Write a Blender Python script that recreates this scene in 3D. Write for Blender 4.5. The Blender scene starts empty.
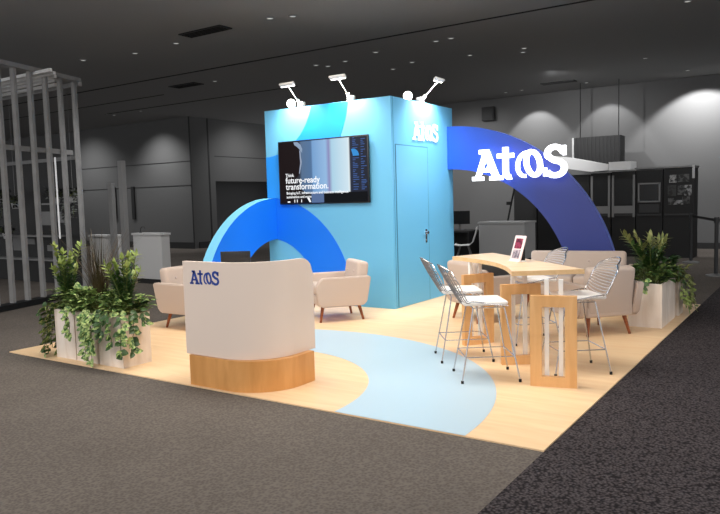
import bpy, bmesh, math, random
from mathutils import Vector, Matrix
PI = math.pi
C = bpy.context.scene.collection
S = bpy.context.scene

# ------------------------------------------------------------------ camera
cam = bpy.data.objects.new('camera', bpy.data.cameras.new('camera')); C.objects.link(cam)
cam.data.sensor_width = 36; cam.data.lens = 690.1/720*36; cam.data.clip_end = 200
r_ = Vector((.82907, .55849, -.02705)); u_ = Vector((-.02436, .0844, .99613)); f_ = Vector((-.55862, .8252, -.08358))
m_ = Matrix((r_, u_, -f_)).transposed().to_4x4(); m_.translation = Vector((1.3793, -3.9549, 1.55))
cam.matrix_world = m_
S.camera = cam

# ------------------------------------------------------------------ light
S.view_settings.view_transform = 'Standard'; S.view_settings.look = 'None'
S.view_settings.gamma = 1; S.view_settings.use_curve_mapping = False
S.view_settings.exposure = 0.55
w = bpy.data.worlds.new('hall_air'); S.world = w; w.use_nodes = True
w.node_tree.nodes['Background'].inputs[0].default_value = (.97, .98, 1, 1)
w.node_tree.nodes['Background'].inputs[1].default_value = .75

def area(name, loc, target, size, power, col=(1, 1, 1), sy=None, spread=180):
    l = bpy.data.lights.new(name, 'AREA'); l.size = size; l.energy = power; l.color = col
    l.spread = math.radians(spread)
    if sy: l.shape = 'RECTANGLE'; l.size_y = sy
    o = bpy.data.objects.new(name, l); C.objects.link(o); o.location = loc
    o.rotation_euler = (Vector(target)-Vector(loc)).to_track_quat('-Z', 'Y').to_euler()
    return o
def spot(name, loc, target, power, angle, blend=.5, col=(1, 1, 1), rad=.05):
    l = bpy.data.lights.new(name, 'SPOT'); l.energy = power; l.spot_size = math.radians(angle); l.spot_blend = blend
    l.color = col; l.shadow_soft_size = rad
    o = bpy.data.objects.new(name, l); C.objects.link(o); o.location = loc
    o.rotation_euler = (Vector(target)-Vector(loc)).to_track_quat('-Z', 'Y').to_euler()
    return o
# ceiling lamps of the hall above the stand and the aisle
area('stand_ceiling_lamp', (-1.9, 1.4, 4.4), (-2.0, 2.4, 0), 2.6, 125, (1, .93, .84), spread=150)
area('stand_ceiling_lamp', (-4.4, 1.4, 4.4), (-4.4, 2.4, 0), 2.6, 90, (1, .93, .84), spread=150)
area('aisle_ceiling_lamp', (-.5, -4.4, 4.4), (-1.2, -.6, 0), 3.0, 120, (1, .97, .94), spread=160)
area('aisle_ceiling_lamp', (-6, -2.8, 4.4), (-6.5, 0, 0), 3.0, 100, (1, .97, .94), spread=160)
area('aisle_ceiling_lamp', (3.5, 1.5, 4.4), (2.6, 2.2, 0), 2.6, 110, (1, .97, .96), spread=150)
# wall washers, far hall lamps and added fill spots
spot('wall_wash_and_fill', (-5.75, 15.35, 4.42), (-5.75, 16.2, 2.6), 90, 80, .3)
spot('wall_wash_and_fill', (-1.35, 15.1, 4.42), (-1.35, 16.2, 2.3), 260, 100, .3)
spot('wall_wash_and_fill', (-3.7, 15.35, 4.42), (-3.7, 16.2, 2.6), 60, 80, .3)
spot('wall_wash_and_fill', (-18.0, 11.0, 4.42), (-18.0, 12.45, 1.4), 230, 105, 1)
spot('wall_wash_and_fill', (-22.0, 10.5, 4.42), (-22.0, 12.45, 1.2), 220, 110, 1)
spot('desk_fill_spot', (-4.6, 8.6, 4.42), (-4.8, 11.0, .5), 120, 45, 1)  # added fill that brightens the grey desk, no fixture behind it
spot('wall_wash_and_fill', (-14.6, 14.6, 4.42), (-16.6, 14.8, 1.9), 130, 110, 1)  # added fill for the dark side wall and alcove
spot('wall_wash_and_fill', (-8.2, 13.6, 4.42), (-7.6, 16.2, .8), 240, 110, 1)  # added fill that lifts the lower back wall
spot('wall_wash_and_fill', (-4.2, 12.4, 4.42), (-4.4, 16.2, 1.2), 200, 110, 1)  # another added fill for the lower back wall
spot('door_face_fill_spot', (-.9, 4.9, 4.42), (-3.56, 5.0, 1.3), 480, 62, 1, rad=.3)  # added fill, put in to brighten the tower's door face
spot('counter_fill_spot', (-7.2, 2.8, 4.42), (-10.6, 4.9, .7), 330, 50, 1, rad=.3)  # added to light the neighbouring counters, not a hall fixture
spot('canopy_fill_spot', (-3.8, 11.6, 4.42), (-3.9, 13.2, 2.35), 90, 40, 1)  # added fill spot that lightens the pale canopy beam
spot('hall_ceiling_spot', (-10.5, 6.5, 4.42), (-10.5, 6.5, 0), 220, 150, 1, rad=.5)
spot('hall_ceiling_spot', (-15.0, 8.5, 4.42), (-15.0, 8.5, 0), 160, 150, 1, rad=.5)
spot('hall_ceiling_spot', (-6.5, 11.0, 4.42), (-6.5, 11.0, 0), 200, 150, 1, rad=.5)
spot('hall_ceiling_spot', (-1, 12.2, 4.42), (-1, 12.2, 0), 160, 150, 1, rad=.5)
spot('hall_ceiling_spot', (-12.0, .8, 4.42), (-12.0, .8, 0), 200, 150, 1, rad=.5)

# ------------------------------------------------------------------ materials
def lin(c):
    return tuple(((v/255)/12.92 if v/255 <= .04045 else ((v/255+.055)/1.055)**2.4) for v in c)+(1,)
def mat(name, rgb, rough=.6, metal=0, emit=None, es=0, spec=.5, bump=None, var=None, coat=0):
    """rgb in sRGB 0-255; var=(scale, amount, other rgb) mixes a noise; bump=(scale, strength)"""
    m = bpy.data.materials.new(name); m.use_nodes = True; nt = m.node_tree; b = nt.nodes['Principled BSDF']
    b.inputs['Base Color'].default_value = lin(rgb); b.inputs['Roughness'].default_value = rough
    b.inputs['Metallic'].default_value = metal; b.inputs['Specular IOR Level'].default_value = spec
    b.inputs['Coat Weight'].default_value = coat
    if emit: b.inputs['Emission Color'].default_value = lin(emit); b.inputs['Emission Strength'].default_value = es
    tc = nt.nodes.new('ShaderNodeTexCoord')
    if var:
        n = nt.nodes.new('ShaderNodeTexNoise'); n.inputs['Scale'].default_value = var[0]; n.inputs['Detail'].default_value = 4
        nt.links.new(tc.outputs['Object'], n.inputs['Vector'])
        rp = nt.nodes.new('ShaderNodeValToRGB'); rp.color_ramp.elements[0].position = .5-var[1]; rp.color_ramp.elements[1].position = .5+var[1]
        rp.color_ramp.elements[0].color = lin(rgb); rp.color_ramp.elements[1].color = lin(var[2])
        nt.links.new(n.outputs['Fac'], rp.inputs['Fac']); nt.links.new(rp.outputs['Color'], b.inputs['Base Color'])
    if bump:
        n = nt.nodes.new('ShaderNodeTexNoise'); n.inputs['Scale'].default_value = bump[0]
        nt.links.new(tc.outputs['Object'], n.inputs['Vector'])
        bp = nt.nodes.new('ShaderNodeBump'); bp.inputs['Strength'].default_value = bump[1]; bp.inputs['Distance'].default_value = .01
        nt.links.new(n.outputs['Fac'], bp.inputs['Height']); nt.links.new(bp.outputs['Normal'], b.inputs['Normal'])
    return m

def carpet(name, a, b_, scale, c=None):
    m = bpy.data.materials.new(name); m.use_nodes = True; nt = m.node_tree; b = nt.nodes['Principled BSDF']
    b.inputs['Roughness'].default_value = .95; b.inputs['Specular IOR Level'].default_value = .15
    tc = nt.nodes.new('ShaderNodeTexCoord')
    n = nt.nodes.new('ShaderNodeTexVoronoi'); n.inputs['Scale'].default_value = scale
    n2 = nt.nodes.new('ShaderNodeTexNoise'); n2.inputs['Scale'].default_value = 1.3; n2.inputs['Detail'].default_value = 3
    mx = nt.nodes.new('ShaderNodeMix'); mx.data_type = 'RGBA'
    nt.links.new(tc.outputs['Object'], n.inputs['Vector']); nt.links.new(tc.outputs['Object'], n2.inputs['Vector'])
    rp = nt.nodes.new('ShaderNodeValToRGB'); rp.color_ramp.elements[0].position = .15; rp.color_ramp.elements[1].position = .75
    rp.color_ramp.elements[0].color = lin(b_); rp.color_ramp.elements[1].color = lin(a)
    nt.links.new(n.outputs['Distance'], rp.inputs['Fac'])
    mr = nt.nodes.new('ShaderNodeMapRange'); mr.inputs['To Min'].default_value = .82; mr.inputs['To Max'].default_value = 1.18
    nt.links.new(n2.outputs['Fac'], mr.inputs['Value'])
    vm = nt.nodes.new('ShaderNodeVectorMath'); vm.operation = 'SCALE'
    nt.links.new(rp.outputs['Color'], vm.inputs[0]); nt.links.new(mr.outputs['Result'], vm.inputs['Scale'])
    nt.links.new(vm.outputs['Vector'], b.inputs['Base Color'])
    bp = nt.nodes.new('ShaderNodeBump'); bp.inputs['Strength'].default_value = .5; bp.inputs['Distance'].default_value = .006
    nt.links.new(n.outputs['Distance'], bp.inputs['Height']); nt.links.new(bp.outputs['Normal'], b.inputs['Normal'])
    return m

def woodmat(name, a, b_, rough=.5, scale=(1.2, 14, 14), planks=False):
    m = bpy.data.materials.new(name); m.use_nodes = True; nt = m.node_tree; b = nt.nodes['Principled BSDF']
    b.inputs['Roughness'].default_value = rough; b.inputs['Specular IOR Level'].default_value = .35
    tc = nt.nodes.new('ShaderNodeTexCoord'); mp = nt.nodes.new('ShaderNodeMapping'); mp.inputs['Scale'].default_value = scale
    nt.links.new(tc.outputs['Object'], mp.inputs['Vector'])
    n = nt.nodes.new('ShaderNodeTexNoise'); n.inputs['Scale'].default_value = 1.5; n.inputs['Detail'].default_value = 6; n.inputs['Distortion'].default_value = .6
    nt.links.new(mp.outputs['Vector'], n.inputs['Vector'])
    rp = nt.nodes.new('ShaderNodeValToRGB'); rp.color_ramp.elements[0].position = .35; rp.color_ramp.elements[1].position = .65
    rp.color_ramp.elements[0].color = lin(a); rp.color_ramp.elements[1].color = lin(b_)
    nt.links.new(n.outputs['Fac'], rp.inputs['Fac']); out = rp.outputs['Color']
    if planks:
        br = nt.nodes.new('ShaderNodeTexBrick'); br.inputs['Scale'].default_value = 1; br.inputs['Brick Width'].default_value = 1.4
        br.inputs['Row Height'].default_value = .19; br.inputs['Mortar Size'].default_value = .0; br.inputs['Mortar'].default_value = (.85, .85, .85, 1)
        br.inputs['Color1'].default_value = (.93, .93, .93, 1); br.inputs['Color2'].default_value = (1, 1, 1, 1)
        nt.links.new(tc.outputs['Object'], br.inputs['Vector'])
        mx = nt.nodes.new('ShaderNodeMix'); mx.data_type = 'RGBA'; mx.blend_type = 'MULTIPLY'; mx.inputs['Factor'].default_value = 1
        nt.links.new(out, mx.inputs['A']); nt.links.new(br.outputs['Color'], mx.inputs['B']); out = mx.outputs['Result']
    nt.links.new(out, b.inputs['Base Color'])
    return m

M = dict(
    carpet=carpet('grey_brown_carpet', (108, 101, 95), (86, 80, 75), 55),
    carpet_dark=carpet('dark_speckled_carpet', (30, 27, 29), (84, 78, 80), 62),
    ceiling=mat('ceiling_paint', (138, 138, 138), .9),
    seam=mat('ceiling_joint', (14, 14, 14), .9),
    wall=mat('hall_wall', (112, 112, 112), .9),
    wall_dark=mat('hall_partition', (92, 92, 92), .85),
    dark=mat('black_surface', (13, 13, 14), .6),
    darkgrey=mat('charcoal_surface', (48, 48, 49), .6),
    grey=mat('mid_grey_surface', (120, 120, 120), .6),
    lightgrey=mat('light_grey_surface', (175, 175, 175), .6),
    floorwood=woodmat('pale_maple_vinyl', (246, 214, 172), (240, 203, 158), .45, (1.0, 9, 9), True),
    floorblue=mat('printed_ice_blue_vinyl', (184, 208, 222), .4),
    cyan=mat('light_blue_laminate', (100, 176, 216), .5),
    ringblue=mat('blue_print', (0, 112, 232), .5),
    ringblue_lit=mat('lit_blue_print', (22, 140, 236), .5),  # ring blue made lighter, spotlight glow put into the colour
    wingblue=mat('bright_blue_laminate', (0, 112, 232), .5),
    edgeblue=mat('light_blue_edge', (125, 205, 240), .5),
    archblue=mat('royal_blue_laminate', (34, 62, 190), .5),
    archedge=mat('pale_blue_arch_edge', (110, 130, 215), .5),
    white=mat('white_laminate', (236, 230, 226), .5),
    counterwhite=mat('warm_white_laminate', (232, 214, 200), .5),
    plinth=woodmat('satin_maple_veneer', (224, 164, 100), (208, 148, 84), .3, (6, 6, 1.2)),
    panelwood=woodmat('birch_ply', (228, 180, 124), (216, 164, 106), .45, (8, 8, 1.2)),
    tabletop=woodmat('pale_maple_top', (240, 212, 176), (230, 198, 158), .4, (2, 10, 10)),
    tableedge=woodmat('maple_edge', (232, 196, 148), (222, 184, 132), .5),
    whitepaint=mat('white_painted_steel', (240, 238, 234), .4),
    fabric=mat('warm_white_upholstery', (192, 175, 163), .95, bump=(180, .25), spec=.2),
    button=mat('upholstery_button', (190, 172, 164), .9),
    legwood=woodmat('walnut_stained_leg', (150, 84, 44), (120, 62, 30), .45),
    chrome=mat('chrome_wire', (205, 205, 208), .22, 1),
    wiredark=mat('grey_wire', (128, 124, 124), .4, .5),
    wire=mat('silver_wire', (214, 210, 210), .35, .55),
    rubber=mat('black_rubber', (16, 16, 16), .8),
    seatwhite=mat('white_seat_pad', (240, 236, 232), .7),
    black=mat('black_plastic', (12, 12, 14), .35),
    navy=mat('navy_letter', (20, 60, 150), .5),
    planter=woodmat('whitewashed_planter_wood', (240, 228, 216), (226, 210, 194), .6, (7, 7, 1.5)),
    soil=mat('potting_soil', (50, 38, 28), .95),
    leafgreen=mat('deep_green_leaf', (34, 62, 28), .45, var=(14, .2, (66, 100, 44))),
    leafpale=mat('pale_yellow_green_leaf', (112, 136, 60), .5, var=(16, .2, (164, 176, 100))),
    leafvar=mat('variegated_leaf', (62, 104, 44), .5, var=(34, .07, (178, 196, 120))),
    leafolive=mat('pale_olive_leaf', (150, 150, 92), .5, var=(14, .2, (98, 112, 58))),
    stem=mat('green_stem', (86, 98, 46), .6),
    blade=mat('bronze_blade', (40, 38, 26), .5, var=(8, .2, (84, 66, 38))),
    rosette=mat('orange_rosette_leaf', (196, 150, 60), .5, var=(12, .2, (110, 70, 50))),
    greyleaf=mat('grey_leaf', (58, 62, 58), .6, var=(20, .2, (100, 104, 100))),  # mottled grey foliage of the far hanging plants
    frost=mat('lamp_lens', (255, 255, 255), .4, emit=(255, 250, 244), es=9),
    letterlit=mat('lit_white_letter', (255, 255, 255), .4, emit=(244, 248, 255), es=1.8),
    letterhalo=mat('lit_letter_back', (255, 255, 255), .4, emit=(170, 190, 255), es=2.2),
    letterwhite=mat('white_vinyl_letter', (245, 252, 255), .5),
    downlight=mat('downlight_lens', (220, 220, 220), .4, emit=(255, 255, 255), es=.25),
    pergola=mat('grey_timber', (128, 128, 128), .75, var=(6, .3, (150, 150, 150))),
    slat=mat('pale_grey_timber', (228, 228, 228), .7),
)

# the arch colour runs from azure at the tower to indigo at the foot
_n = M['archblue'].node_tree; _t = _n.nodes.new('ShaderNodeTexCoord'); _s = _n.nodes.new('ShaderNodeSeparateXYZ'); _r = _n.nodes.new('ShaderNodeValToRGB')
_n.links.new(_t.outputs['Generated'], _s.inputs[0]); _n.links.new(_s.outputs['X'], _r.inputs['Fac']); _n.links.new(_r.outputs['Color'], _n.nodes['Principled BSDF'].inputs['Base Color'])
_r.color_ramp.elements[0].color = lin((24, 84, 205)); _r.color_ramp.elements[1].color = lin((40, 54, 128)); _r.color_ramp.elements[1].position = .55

# ------------------------------------------------------------------ mesh helpers
class MB:
    def __init__(s): s.bm = bmesh.new(); s.mi = 0
    def _new(s, geom_faces):
        for f in geom_faces: f.material_index = s.mi
    def mat(s, i): s.mi = i; return s
    def box(s, c, d, R=None, bev=0, seg=2):
        r = bmesh.ops.create_cube(s.bm, size=1); vs = r['verts']
        bmesh.ops.scale(s.bm, vec=d, verts=vs)
        faces = list({f for v in vs for f in v.link_faces})
        if bev:
            ed = list({e for v in vs for e in v.link_edges})
            g = bmesh.ops.bevel(s.bm, geom=ed, offset=bev, segments=seg, affect='EDGES', profile=.5, clamp_overlap=True)
            faces = list(g['faces']); vs = list({v for f in faces for v in f.verts})
            seen = set(vs); st = list(vs)
            while st:
                v = st.pop()
                for e in v.link_edges:
                    o = e.other_vert(v)
                    if o not in seen: seen.add(o); st.append(o)
            vs = list(seen); faces = list({f for v in vs for f in v.link_faces})
        if R is not None: bmesh.ops.transform(s.bm, matrix=R.to_4x4(), verts=vs)
        bmesh.ops.translate(s.bm, vec=c, verts=vs)
        s._new(faces); return s
    def cyl(s, a, b, r1, r2=None, n=10, cap=True):
        a = Vector(a); b = Vector(b); r2 = r1 if r2 is None else r2
        z = (b-a).normalized(); x = z.orthogonal().normalized(); y = z.cross(x)
        A = []; B = []
        for i in range(n):
            t = 2*PI*i/n; d = x*math.cos(t)+y*math.sin(t)
            A.append(s.bm.verts.new(a+d*r1)); B.append(s.bm.verts.new(b+d*r2))
        fs = [s.bm.faces.new((A[i], A[(i+1) % n], B[(i+1) % n], B[i])) for i in range(n)]
        if cap: fs.append(s.bm.faces.new(A[::-1])); fs.append(s.bm.faces.new(B))
        s._new(fs); return s
    def tube(s, pts, r, n=6, closed=False):
        pts = [Vector(p) for p in pts]; N = len(pts); rings = []
        nrm = None
        for i, p in enumerate(pts):
            if closed: t = (pts[(i+1) % N]-pts[i-1])
            else: t = pts[min(i+1, N-1)]-pts[max(i-1, 0)]
            t.normalize()
            if nrm is None: nrm = t.orthogonal().normalized()
            nrm = (nrm-t*nrm.dot(t))
            if nrm.length < 1e-4: nrm = t.orthogonal()
            nrm.normalize(); bn = t.cross(nrm)
            rings.append([s.bm.verts.new(p+(nrm*math.cos(2*PI*k/n)+bn*math.sin(2*PI*k/n))*r) for k in range(n)])
        fs = []
        for i in range(N if closed else N-1):
            A = rings[i]; B = rings[(i+1) % N]
            for k in range(n): fs.append(s.bm.faces.new((A[k], A[(k+1) % n], B[(k+1) % n], B[k])))
        if not closed: fs.append(s.bm.faces.new(rings[0][::-1])); fs.append(s.bm.faces.new(rings[-1]))
        s._new(fs); return s
    def prism(s, poly, o, ax, ay, h, side=None, back=None):
        """closed 2D polygon at origin o spanned by ax, ay, thickened along vector h"""
        o = Vector(o); ax = Vector(ax); ay = Vector(ay); h = Vector(h)
        A = [s.bm.verts.new(o+ax*u+ay*v) for u, v in poly]; B = [s.bm.verts.new(v.co+h) for v in A]
        n = len(A); f1 = s.bm.faces.new(A); f2 = s.bm.faces.new(B[::-1])
        fs = [s.bm.faces.new((A[i], B[i], B[(i+1) % n], A[(i+1) % n])) for i in range(n)]
        for f in [f1, f2]+fs: f.material_index = s.mi
        if side is not None:
            for f in fs: f.material_index = side
        if back is not None: f2.material_index = back
        return s
    def ring(s, o, ax, ay, h, r0, r1, a0, a1, n=48, side=None):
        """annular sector"""
        o = Vector(o); ax = Vector(ax); ay = Vector(ay); h = Vector(h)
        P = []
        for i in range(n+1):
            t = a0+(a1-a0)*i/n; d = ax*math.cos(t)+ay*math.sin(t)
            P.append([s.bm.verts.new(o+d*r0), s.bm.verts.new(o+d*r1), s.bm.verts.new(o+d*r1+h), s.bm.verts.new(o+d*r0+h)])
        for i in range(n):
            a, b = P[i], P[i+1]
            for k in range(4):
                f = s.bm.faces.new((a[k], a[(k+1) % 4], b[(k+1) % 4], b[k]))
                f.material_index = s.mi if (k in (0, 2) or side is None) else side
        for q in (P[0][::-1], P[-1]):
            f = s.bm.faces.new(q); f.material_index = s.mi if side is None else side
        return s
    def quad(s, *v):
        f = s.bm.faces.new([s.bm.verts.new(p) for p in v]); f.material_index = s.mi; return s
    def build(s, name, mats, parent=None, smooth=None, loc=None, rot=None, recalc=True):
        if recalc: bmesh.ops.recalc_face_normals(s.bm, faces=s.bm.faces)
        me = bpy.data.meshes.new(name); s.bm.to_mesh(me); s.bm.free()
        for m in (mats if isinstance(mats, (list, tuple)) else [mats]): me.materials.append(m)
        if smooth is not None:
            me.shade_smooth(); me.set_sharp_from_angle(angle=math.radians(smooth))
        o = bpy.data.objects.new(name, me); C.objects.link(o)
        if parent: o.parent = parent
        if loc: o.location = loc
        if rot: o.rotation_euler = rot
        return o
def tag(o, label, cat, group=None, kind=None):
    o['label'] = label; o['category'] = cat
    if group: o['group'] = group
    if kind: o['kind'] = kind
    return o
def thing(name, label, cat, loc=(0, 0, 0), rz=0, group=None):
    o = bpy.data.objects.new(name, None); C.objects.link(o); o.location = loc; o.rotation_euler = (0, 0, rz)
    o.empty_display_size = .1
    return tag(o, label, cat, group)
def struct(o): o['kind'] = 'structure'; return o
def kids(o): return list(KID.get(o.name, [])) or [c for c in bpy.data.objects if c.parent == o]
KID = {}
def dup(root, loc, rz, label, group=None, parent=None):
    c = root.copy(); C.objects.link(c); c.location = loc; c.rotation_euler = (0, 0, rz)
    c['label'] = label
    if group: c['group'] = group
    for ch in [k for k in bpy.data.objects if k.parent == root]:
        d = ch.copy(); C.objects.link(d); d.parent = c
        for g in [k for k in bpy.data.objects if k.parent == ch]:
            e = g.copy(); C.objects.link(e); e.parent = d
    return c
def rz(a): return Matrix.Rotation(a, 3, 'Z')

# ------------------------------------------------------------------ the hall
H = 4.5
b = MB(); b.box((-25, 6, -.05), (50, 28, .1)); struct(b.build('floor', M['carpet']))
b = MB(); b.box((7.5, 6, -.05), (15, 28, .1)); struct(b.build('floor', M['carpet_dark']))
b = MB(); b.box((-17, 6, H+.05), (58, 28, .1)); ce = struct(b.build('ceiling', M['ceiling']))
b = MB(); b.box((-6, 7.1, H-.004), (30, .05, .012)); struct(b.build('trim_1', M['seam']))
b = MB(); b.box((-14, 10.2, H-.004), (8, .03, .012)); b.box((-17.5, 8.8, H-.004), (8, .03, .012)); struct(b.build('trim_2', M['seam']))
# back wall with a flat band at the top
b = MB(); b.box((-1, 16.3, H/2), (23, .2, H)); struct(b.build('wall_back', M['wall']))
# left partition wall and its return
b = MB(); b.box((-30.6, 12.6, H/2), (28, .2, H)); struct(b.build('wall_left', M['wall_dark']))
b = MB(); b.box((-16.7, 13.15, H/2), (.2, .9, H)); b.box((-16.7, 16.2, 3.41), (.2, 5.2, 2.18)); struct(b.build('wall_side', M['wall_dark']))
b = MB(); b.box((-18.0, 16.2, 1.2), (.1, 5.2, 2.4)); struct(b.build('door_1', M['darkgrey']))
b = MB(); b.box((-17.35, 13.65, 1.2), (1.2, .1, 2.4)); b.box((-17.35, 18.85, H/2), (1.4, .1, H)); struct(b.build('wall_alcove', M['darkgrey']))
b = MB()
for z in (3.0, 2.18): b.box((-30.6, 12.495, z), (28, .012, .025))
b.box((-16.595, 16.2, 3.2), (.012, 5.2, .02))
struct(b.build('trim_3', M['dark']))
b = MB(); b.box((-30.6, 12.48, .11), (28, .04, .22)); b.box((-16.58, 13.15, .11), (.04, .9, .22)); struct(b.build('baseboard_left', M['dark']))
b = MB(); b.box((-16.595, 13.32, H/2), (.012, .06, H)); b.box((-16.62, 12.495, H/2), (.05, .014, H)); struct(b.build('trim_4', M['dark']))
b = MB(); b.box((-1, 16.17, .08), (23, .05, .16)); struct(b.build('baseboard_back', M['darkgrey']))

# recessed ceiling spots
spots = [(-11.14, 4.76), (-9.85, 5.02), (-8.61, 4.96), (-17.92, 10.2), (-17.96, 10.53), (-16.59, 10.51), (-11., 8.26), (-6.14, 4.75), (-5.78, 4.89),
         (-7.96, 8.33), (-7.83, 8.59), (-7.23, 8.4), (-6.24, 8.07), (-4.84, 8.), (-4.51, 7.97), (-4.9, 9.64), (-6.2, 9.47), (-6.93, 9.88),
         (-3.92, 10.11), (-3.76, 9.75), (-.5, 8.16), (-2.04, 12.6), (-1.54, 15.0), (-6.36, 15.2), (-5.84, 15.1), (-4.03, 15.1)]
where = ['far left end of the ceiling, nearest the pergola', 'left ceiling, second spot from the pergola', 'left ceiling, just below the black vent', 'left ceiling low over the partition wall',
         'left ceiling in the close pair over the partition', 'left ceiling right of the close pair', 'ceiling left of the tower beside the small dark grille', 'upper ceiling, left one of the pair above the tower', 'upper ceiling, right one of the pair above the tower',
         'ceiling behind the left arm lamp', 'ceiling just right of the left arm lamp', 'ceiling behind the middle arm lamp', 'ceiling between the middle and right arm lamps', 'ceiling above the right arm lamp, left of its pair', 'ceiling above the right arm lamp, right of its pair',
         'ceiling to the right of the right arm lamp', 'ceiling left of the right arm lamp', 'ceiling low over the tower top', 'right ceiling, front one of a tight pair', 'right ceiling, rear one of a tight pair',
         'top right corner of the ceiling', 'right ceiling alone above the grey wall', 'far right ceiling edge over the brightest wall glow', 'ceiling edge at the wall right of the tower', 'ceiling edge beside its twin over the arch glow', 'ceiling edge over the grey duct box']
proto = None
for i, ((x, y), wtxt) in enumerate(zip(spots, where)):
    if proto is None:
        proto = thing('recessed_spot', 'small round recessed light on the '+wtxt, 'ceiling light', (x, y, H), 0, 'recessed lights in the dark ceiling')
        b = MB(); b.ring((0, 0, -.012), (1, 0, 0), (0, 1, 0), (0, 0, .012), .05, .075, 0, 2*PI, 20); b.build('trim_ring', M['grey'], proto)
        b = MB(); b.cyl((0, 0, -.006), (0, 0, .0), .05, n=16); b.build('lens', M['downlight'], proto)
    else: dup(proto, (x, y, H), 0, 'small round recessed light on the '+wtxt)
v = thing('ceiling_vent', 'long black slotted vent in the upper left ceiling', 'vent', (-7.55, 4.67, H))
b = MB(); b.box((0, 0, -.01), (1.0, .3, .02)); b.build('frame', M['dark'], v)
b = MB()
for k in range(4): b.box((0, -.1+.066*k, -.025), (.92, .018, .014))
b.build('slat', M['seam'], v)
v = thing('ceiling_grille', 'small dark grille in the ceiling left of the tower', 'vent', (-11.93, 8.18, H))
b = MB(); b.box((0, 0, -.01), (.9, .35, .02)); b.build('frame', M['dark'], v)
b = MB()
for k in range(4): b.box((0, -.11+.07*k, -.024), (.8, .02, .012))
b.build('slat', M['seam'], v)
v = thing('ceiling_grille', 'narrow dark grille in the right ceiling near the back wall', 'vent', (-4.6, 14.5, H))
b = MB(); b.box((0, 0, -.01), (.9, .3, .02)); b.build('frame', M['dark'], v)
v = thing('wall_speaker', 'small grey box speaker high on the wall right of the tower', 'speaker', (-7.3, 16.12, 4.05))
b = MB(); b.box((0, 0, .0), (.4, .16, .42), bev=.02); b.build('cabinet', M['darkgrey'], v, 40)
b = MB(); b.box((0, -.085, 0), (.32, .012, .34)); b.build('grille', M['dark'], v)
b = MB(); b.box((0, .1, .1), (.06, .2, .06)); b.build('bracket', M['dark'], v)

# ------------------------------------------------------------------ stand floor
XL, YB = -5.91, 6.25
fl = MB(); fl.box((XL/2, YB/2, -.003), (-XL, YB, .026)); fo = struct(fl.build('floor_stand', M['floorwood']))
FZ = .0105
b = MB()   # printed ice-blue ring sector, kept inside the platform
b.ring((-3.08, 0.002, FZ), (1, 0, 0), (0, 1, 0), (0, 0, .002), 1.52, 2.56, 0, math.radians(118), 72); b.build('printed_ring', M['floorblue'], fo)

# ------------------------------------------------------------------ letters
def strokes():
    def arc(cx, cy, rx, ry, a0, a1, n=20, tilt=0):
        out = []
        for i in range(n+1):
            t = math.radians(a0+(a1-a0)*i/n); x = rx*math.cos(t); y = ry*math.sin(t); k = math.radians(tilt)
            out.append((cx+x*math.cos(k)-y*math.sin(k), cy+x*math.sin(k)+y*math.cos(k)))
        return out
    A = [([(.17, .06), (.47, .97)], .15), ([(.45, .97), (.80, .06)], .2), ([(.24, .93), (.52, .93)], .14), ([(.27, .33), (.68, .33)], .13), ([(0, .065), (.37, .065)], .13), ([(.58, .065), (1.0, .065)], .13)]
    T = [([(1.10, 1.04), (1.10, .28)]+arc(1.23, .25, .13, .17, 185, 290, 8), .17), ([(.83, .77), (1.36, .77)], .14)]
    O1 = [(arc(1.74, .46, .25, .37, 88, 285, 22, -10), .11)]
    O2 = [(arc(1.97, .48, .205, .375, 0, 360, 36, 12), .15)]
    Sg = [([(2.88, .77)]+arc(2.63, .745, .23, .205, 35, 200, 12)+[(2.62, .53)]+arc(2.64, .30, .27, .225, 55, -150, 16), .17), ([(2.91, .98), (2.91, .68)], .1), ([(2.34, .32), (2.34, .06)], .1)]
    return [('letter_a', A), ('letter_t', T), ('letter_o', O1+O2), ('letter_s', Sg)]
def letter_mesh(strs, h, d, base=(0, 0), back=None):
    b = MB()
    for pts, wd in strs:
        pts = [Vector((p[0]+base[0], p[1]+base[1])) for p in pts]; n = len(pts); L = []; R = []
        closed = (pts[0]-pts[-1]).length < 1e-5
        for i in range(n):
            if closed: t = pts[(i+1) % (n-1)]-pts[(i-1) % (n-1)]
            else: t = pts[min(i+1, n-1)]-pts[max(i-1, 0)]
            t.normalize(); nn = Vector((-t.y, t.x))*wd/2
            L.append(pts[i]+nn); R.append(pts[i]-nn)
        for i in range(n-1):
            q = [R[i], R[i+1], L[i+1], L[i]]
            b.prism([(p.x*h, p.y*h) for p in q], (0, 0, 0), (1, 0, 0), (0, 0, 1), (0, d, 0), back=back)
    return b

# ------------------------------------------------------------------ tower
TX0, TX1, TY0, TY1, TH = -5.83, -3.56, 4.18, 6.04, 2.935
tw = thing('booth_tower', 'tall light blue square tower with ring prints, door and screen wall', 'booth tower', (0, 0, 0))
t = .06
b = MB(); b.box(((TX0+TX1)/2, TY0+t/2, (TH+FZ)/2), (TX1-TX0, t, TH-FZ)); b.build('screen_wall', M['cyan'], tw)
b = MB(); b.box((TX1-t/2, (TY0+t+TY1)/2, (TH+FZ)/2), (t, TY1-TY0-t, TH-FZ)); dw = b.build('door_wall', M['cyan'], tw)
b = MB(); b.box((TX0+t/2, (TY0+t+TY1)/2, (TH+FZ)/2), (t, TY1-TY0-t, TH-FZ)); b.build('side_wall', M['cyan'], tw)
b = MB(); b.box(((TX0+TX1)/2, TY1-t/2, (TH+FZ)/2), (TX1-TX0-2*t, t, TH-FZ)); b.build('rear_wall', M['cyan'], tw)
b = MB(); b.box(((TX0+TX1)/2, (TY0+TY1)/2, TH-.1), (TX1-TX0-2*t, TY1-TY0-2*t, .03)); b.build('roof_panel', M['white'], tw)
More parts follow.
